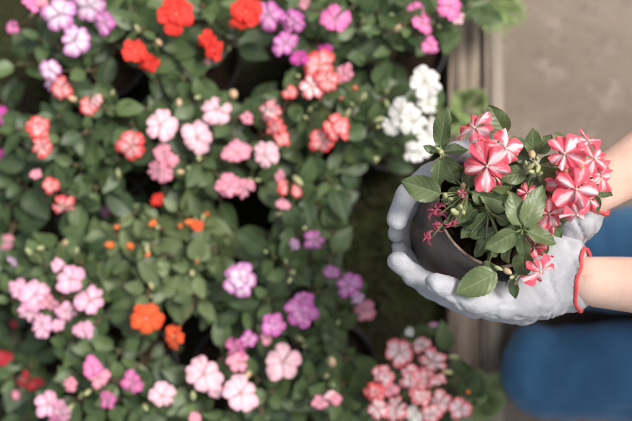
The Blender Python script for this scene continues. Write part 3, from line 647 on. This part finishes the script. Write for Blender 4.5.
FL = [(475, 128, .590, 35, -.8, .6, 'f'), (487, 166, .602, 47, -.15, -.25, 'f'), (505, 149, .592, 36, .35, .25, 'f'), (565, 154, .596, 38, -.5, .3, 'e'), (588, 141, .588, 33, .3, .9, 'e'),
 (594, 159, .596, 32, .3, .1, 'e'), (576, 189, .604, 44, -.15, -.15, 'e'), (601, 176, .584, 28, .5, -.1, 'e'), (577, 214, .588, 32, .3, -1.2, 'e'), (549, 214, .572, 36, .1, -.2, 'b'), (534, 247, .566, 26, -.2, -.2, 'b'),
 (540, 271, .572, 34, .9, -1.1, 'h'), (527, 193, .566, 20, .0, .2, 'c'), (482, 150, .582, 22, -.6, .2, 'f'), (548, 201, .560, 20, .3, .1, 'c'), (600, 164, .574, 24, .8, .3, 'e'), (562, 183, .582, 30, -.5, -.3, 'e'), (590, 200, .574, 28, .4, -.4, 'e'), (575, 168, .580, 28, 0, .2, 'e'), (496, 178, .570, 28, .3, -.4, 'f'), (552, 222, .560, 26, .3, -.5, 'b')]
for (x, y, z, d, nx, ny, nd) in FL:
    p = W(x, y, z); add_flower(hp, 'star', p, d / 2 * (CZ - z) / FPX * 1.10, nx, ny)
    N = NP[nd]; put_tube(hs_, bez(N, N.lerp(p, .6) + Vector((0, 0, -.008)), p - Vector((nx, ny, 1)).normalized() * .001, 8), [.0009] * 9, 6)
for (x, y, z, d) in [(437, 216, .552, 14), (442, 226, .550, 13), (451, 221, .552, 11), (432, 237, .548, 12), (438, 208, .552, 11)]:
    add_flower(hp, 'wilt', W(x, y, z), d / 2 * .00125, rnd.uniform(-.5, .3), rnd.uniform(-.5, .5), name='wilted_flower', eye=False)
    put_tube(hs_, bez(NP['d'], NP['d'].lerp(W(x, y, z), .5) + Vector((0, 0, .004)), W(x, y, z), 6), [.0009] * 7, 5)
add_flower(hp, 'star', W(462, 193, .572), .0048, 0, 0, name='bud', eye=False)
for (x, y, z, k, rr) in [(445, 196, .570, 'g', .0030), (450, 199, .568, 'g', .0022), (460, 207, .568, 'g', .0034), (455, 212, .566, 'g', .0040), (463, 212, .565, 'g', .0026), (441, 152, .572, 'g', .0030), (438, 149, .568, 'g', .0022),
    (532, 154, .588, 'p', .0032), (530, 167, .588, 'g', .0027), (535, 163, .590, 'g', .0025), (538, 168, .586, 'g', .0028), (533, 172, .586, 'g', .0026), (528, 172, .584, 'g', .0024), (539, 174, .582, 'g', .0026), (526, 164, .582, 'g', .0022), (537, 158, .586, 'g', .002),
    (566, 170, .594, 'g', .0030), (583, 160, .598, 'g', .0028), (580, 166, .598, 'p', .0026), (507, 271, .562, 'p', .0030), (512, 277, .560, 'g', .0026), (516, 283, .557, 'p', .0022), (562, 166, .590, 'g', .0024), (498, 268, .56, 'g', .0022), (463, 186, .566, 'p', .0025)]:
    add_bud(hp, k, W(x, y, z), rr, .5)
    p = W(x, y, z); N = min(NP.values(), key=lambda t: (t - p).length); put_tube(hs_, bez(N, N.lerp(p, .5), p, 4), [.0008] * 5, 5)
hl.build('foliage', LEAFH, hp, origin=CB); hs_.build('stem', STEM, hp, origin=CB)

# ------------------------------------------------------------------ the kneeling person: body, clothes, gloves
def round_cone(mb, p1, r1, p2, r2, flat=False, seg=20):
    p1, p2 = Vector(p1), Vector(p2); d = (p2 - p1); Ln = d.length; d = d / Ln; a = d.orthogonal().normalized(); b = d.cross(a)
    prof = []
    K = 6
    if flat: prof = [(0.0001, 0, 0), (r1, 0, 0), (r2, Ln, 0), (0.0001, Ln, 0)]
    else:
        prof = [(max(r1 * math.sin(math.pi / 2 * i / K), 1e-5), -r1 * math.cos(math.pi / 2 * i / K), 0) for i in range(K + 1)] + \
               [(max(r2 * math.cos(math.pi / 2 * i / K), 1e-5), Ln + r2 * math.sin(math.pi / 2 * i / K), 0) for i in range(K + 1)]
    V = []; F = []
    for (rr, z, _) in prof:
        for i in range(seg):
            q_ = 6.28318 * i / seg; V.append(tuple(p1 + d * z + (a * math.cos(q_) + b * math.sin(q_)) * rr))
    for j in range(len(prof) - 1):
        for i in range(seg): F.append((j * seg + i, j * seg + (i + 1) % seg, (j + 1) * seg + (i + 1) % seg, (j + 1) * seg + i))
    F.append(tuple(reversed(range(seg)))); F.append(tuple(range((len(prof) - 1) * seg, len(prof) * seg)))
    mb.add(V, F)
def chain(mb, pts):
    for (a, ra), (b, rb) in zip(pts[:-1], pts[1:]): round_cone(mb, a, ra, b, rb)
def clouds(name, size, depth=2):
    t = bpy.data.textures.get(name) or bpy.data.textures.new(name, 'CLOUDS'); t.noise_scale = size; t.noise_depth = depth; return t
def fused(mb, name, mat, parent, voxel, smooth=6, disp=None):
    o = mb.build(name, mat, parent)
    m = o.modifiers.new('remesh', 'REMESH'); m.mode = 'VOXEL'; m.voxel_size = voxel; m.use_smooth_shade = True
    s = o.modifiers.new('smooth', 'SMOOTH'); s.factor = .5; s.iterations = smooth
    for (sz, st_) in (disp or ()):
        d = o.modifiers.new('folds', 'DISPLACE'); d.texture = clouds('folds_%g' % sz, sz); d.strength = st_; d.mid_level = .5; d.texture_coords = 'GLOBAL'
    return o
person = empty('person', W(600, 330, 0.0), label='person kneeling on the path in blue jeans and white gloves, holding up the potted plant', cat='person')
c_ = lambda *a: W(*a)
wR, wL = c_(597, 187, .515), c_(590, 281, .505)
eR, eL = wR + Vector((.215, .135, .03)), wL + Vector((.235, -.020, .02))
sR, sL = Vector((.64, .17, .80)), Vector((.64, -.20, .80)); neck = Vector((.63, -.015, .87)); head = Vector((.565, -.015, 1.02))
kR, kL = c_(552, 264, .09), c_(540, 370, .085)
hR, hL = Vector((.80, -.04, .24)), Vector((.80, -.21, .24)); pel = Vector((.82, -.10, .30)); chest = Vector((.70, -.03, .66))
fR, fL = Vector((.76, -.06, .045)), Vector((.76, -.20, .045))
b = MB()
chain(b, [(c_(566, 208, .50), .021), (wR, .0262), (wR.lerp(eR, .5), .037), (eR, .040), (sR, .046)]); chain(b, [(c_(560, 278, .485), .021), (wL, .0255), (wL.lerp(eL, .5), .034), (eL, .040), (sL, .046)])
chain(b, [(sR, .05), (chest + Vector((0, .08, .10)), .08), (chest + Vector((0, -.08, .10)), .08), (sL, .05)]); chain(b, [(chest, .12), (pel, .12)]); chain(b, [(neck - Vector((0, 0, .05)), .055), (neck + Vector((-.03, 0, .06)), .05), (head, .07)])
round_cone(b, head + Vector((.015, 0, .03)), .088, head + Vector((-.02, 0, -.045)), .062); round_cone(b, head + Vector((-.085, 0, -.005)), .010, head + Vector((-.098, 0, -.028)), .013)
round_cone(b, head + Vector((-.055, 0, -.09)), .028, head + Vector((-.03, 0, -.06)), .045)
for s in (-1, 1): round_cone(b, head + Vector((.01, s * .080, .012)), .012, head + Vector((.005, s * .078, -.02)), .009)
for (h_, k_, f_) in ((hR, kR, fR), (hL, kL, fL)): chain(b, [(pel, .09), (h_, .07), (k_ + Vector((.06, 0, .0)), .038), (k_ + Vector((.07, 0, -.025)), .032), (f_, .03)])
fused(b, 'body', SKIN, person, .006, 5)
for s in (-1, 1):
    e_ = blob_mesh('eye', EYE, .011, .014, .009); link('eye', e_, person, head + Vector((-.072, s * .031, .012)))
e_ = blob_mesh('mouth', LIP, .007, .024, .006); link('mouth', e_, person, head + Vector((-.083, 0, -.062)))
b = MB(); round_cone(b, head + Vector((.030, 0, .045)), .098, head + Vector((.045, 0, -.02)), .085); round_cone(b, head + Vector((.11, 0, .02)), .035, head + Vector((.17, 0, -.10)), .025)
fused(b, 'hair', HAIR, person, .006, 4, [(.03, .008)])
b = MB()
for s, (h_, k_, f_) in ((1, (hR, kR, fR)), (-1, (hL, kL, fL))):
    chain(b, [(pel, .118), (h_, .098), (k_.lerp(h_, .45) + Vector((0, 0, .01)), .076), (k_ + Vector((.05, 0, .012)), .069), (k_ + Vector((.012, 0, -.004)), .066)])
    round_cone(b, k_ + Vector((.000, .020, .006)), .050, k_ + Vector((.002, -.020, .0)), .050); round_cone(b, k_ + Vector((-.006, .0, .004)), .056, k_ + Vector((.03, 0, 0)), .062)
    chain(b, [(k_ + Vector((.03, 0, -.03)), .052), (k_.lerp(f_, .5) + Vector((0, 0, -.005)), .055), (f_, .045)])
fused(b, 'jeans', DENIM, person, .005, 8, [(.09, .022), (.03, .004)])
b = MB()
chain(b, [(sR, .068), (chest + Vector((0, .09, .09)), .098), (chest + Vector((0, -.09, .09)), .098), (sL, .068)]); chain(b, [(chest + Vector((0, .04, 0)), .13), (pel + Vector((0, .03, .04)), .148)]); chain(b, [(chest + Vector((0, -.04, 0)), .13), (pel + Vector((0, -.03, .04)), .148)])
chain(b, [(sR, .066), (sR.lerp(eR, .6), .058)]); chain(b, [(sL, .066), (sL.lerp(eL, .6), .058)])
fused(b, 'shirt', SHIRT, person, .007, 6, [(.07, .014)])
for f_ in (fR, fL):
    b = MB(); round_cone(b, f_ + Vector((.03, 0, -.004)), .036, f_ + Vector((.16, 0, -.004)), .040); fused(b, 'shoe', SHOE, person, .006, 4)

def bake_folds(o, a0, a1, seams=()):
    """loose cloth: sharp valleys across the hand, deeper towards the cuff"""
    from mathutils import noise
    dg = bpy.context.evaluated_depsgraph_get(); me = bpy.data.meshes.new_from_object(o.evaluated_get(dg)); o.modifiers.clear()
    nv_ = len(me.vertices); co = np.empty(nv_ * 3); nr_ = np.empty(nv_ * 3); me.vertices.foreach_get('co', co); me.vertices.foreach_get('normal', nr_)
    co = co.reshape(-1, 3); nr_ = nr_.reshape(-1, 3)
    for i in range(nv_):
        p = Vector(co[i]); q_ = Vector((p.x * 46 + p.y * 20, p.y * 17 - p.x * 6, p.z * 17)) + noise.noise_vector(p * 30) * .55
        f = 1 - abs(noise.noise(q_)) * 2.0; f = max(0, f) ** 3
        near = math.exp(-((p - a0).length / .055) ** 2)
        g_ = 0
        if seams and nr_[i][2] > .1:
            k_ = min(len(seams) - 1, max(0, int((seams[0].y - p.y) / (seams[0].y - seams[-1].y) * len(seams)))); sx = (p.x - seams[k_].x)
            if seams[-1].y - .004 < p.y < seams[0].y: g_ = .0016 * math.exp(-(sx / .0011) ** 2) - .0007 * math.exp(-((abs(sx) - .0028) / .0014) ** 2)
        co[i] -= nr_[i] * (f * (.0019 + .0012 * near) + g_)
    me.vertices.foreach_set('co', co.ravel())
    me.polygons.foreach_set('use_smooth', [True] * len(me.polygons)); me.update(); o.data = me
def glove(fingers, palm, cuff, trim_c, seams):
    b = MB()
    for f in fingers: chain(b, [(c_(x, y, z), r_ * (1, .94, .90, .92)[k]) for k, (x, y, z, r_) in enumerate(f)])
    for f in palm: chain(b, [(c_(x, y, z), r_) for (x, y, z, r_) in f])
    (a0, ra), (a1, rb_) = cuff
    round_cone(b, a0, ra, a1, rb_, flat=True)
    o = fused(b, 'glove', GLOVE, person, .0021, 7, [(.030, .0050), (.012, .0014)])
    bake_folds(o, a0, a1, seams)
    d = (a1 - a0).normalized(); x = d.orthogonal().normalized(); y = d.cross(x); t = MB(); N_ = 72; rr_ = []
    ev = o.evaluated_get(bpy.context.evaluated_depsgraph_get())
    for i in range(N_):
        a = 6.28318 * i / N_; n_ = x * math.cos(a) + y * math.sin(a); c0 = a1 - d * .004
        hit, loc, _, _ = ev.ray_cast(c0 + n_ * .036, -n_); rr_.append(min(.034, max(.026, (loc - c0).length)) if hit else rb_)
    for _ in range(3): rr_ = [(rr_[i - 1] + rr_[i] * 2 + rr_[(i + 1) % N_]) / 4 for i in range(N_)]
    V = []; prof = [(-.0030, -.002), (-.0032, .0002), (-.0024, .0007), (-.0012, .0009), (.0002, .0006), (.0008, .0), (.0004, -.002), (-.0010, -.0032)]
    for i in range(N_):
        a = 6.28318 * i / N_; n_ = x * math.cos(a) + y * math.sin(a); wob = .0010 * math.sin(a * 3 + 1) + .0006 * math.sin(a * 7)
        for (h_, e_) in prof: V.append(tuple(a1 + d * (h_ + wob) + n_ * (rr_[i] + e_ + .0003 * math.sin(i * 2.4))))
    K_ = len(prof); t.add(V, [(i * K_ + k, i * K_ + (k + 1) % K_, ((i + 1) % N_) * K_ + (k + 1) % K_, ((i + 1) % N_) * K_ + k) for i in range(N_) for k in range(K_)])
    t.build('cuff_binding', TRIM, o)
    return o
# right hand (upper in the picture)
glove([[(458, 166, .492, .0150), (430, 176, .500, .0140), (407, 195, .506, .0135), (397, 220, .506, .0115)],
       [(462, 180, .452, .0145), (430, 190, .448, .0135), (405, 210, .458, .0125), (396, 234, .472, .0105)],
       [(470, 200, .425, .0140), (435, 210, .418, .0130), (410, 228, .430, .0115), (405, 245, .445, .0100)],
       [(480, 215, .412, .0130), (450, 225, .404, .0115), (425, 240, .410, .0105), (415, 250, .424, .0095)],
       [(545, 182, .500, .0190), (508, 158, .512, .0160), (478, 150, .524, .0135), (456, 152, .532, .0115)]],
      [[(576, 214, .500, .026), (520, 186, .490, .024), (458, 168, .490, .015)], [(572, 222, .480, .025), (520, 202, .455, .022), (464, 184, .450, .015)], [(570, 228, .470, .024), (520, 216, .435, .020), (474, 202, .423, .014)], [(568, 234, .465, .022), (520, 225, .425, .018), (484, 217, .410, .013)],
       [(566, 222, .490, .026), (540, 200, .490, .024)]],
      ((c_(566, 208, .494), .0285), (c_(590, 191, .509), .0290)), None, [])
# left hand (lower in the picture)
glove([[(470, 303, .478, .0155), (436, 290, .482, .0140), (412, 274, .494, .0135), (397, 261, .506, .0115)],
       [(470, 285, .440, .0145), (436, 278, .434, .0135), (410, 262, .446, .0125), (399, 248, .464, .0105)],
       [(476, 268, .420, .0140), (445, 262, .410, .0125), (420, 255, .414, .0115), (408, 248, .428, .0100)],
       [(484, 252, .410, .0130), (460, 248, .400, .0115), (440, 244, .404, .0100), (430, 240, .410, .0095)],
       [(540, 296, .505, .0230), (500, 303, .512, .0200), (466, 297, .526, .0160), (436, 283, .538, .0125)]],
      [[(568, 286, .495, .0275), (520, 300, .485, .0260), (472, 303, .477, .0165)], [(568, 278, .480, .027), (520, 285, .450, .024), (472, 285, .440, .016)], [(566, 268, .475, .026), (520, 270, .435, .022), (478, 268, .420, .014)], [(562, 256, .475, .026), (520, 255, .425, .019), (486, 252, .409, .013)],
       [(560, 248, .490, .024), (540, 275, .500, .026), (530, 296, .500, .025)]],
      ((c_(558, 277, .488), .0285), (c_(584, 280, .500), .0290)), None,
      [c_(551 + 3 * math.sin(i * .22), 262 + i * 1.0, .5) for i in range(62)])
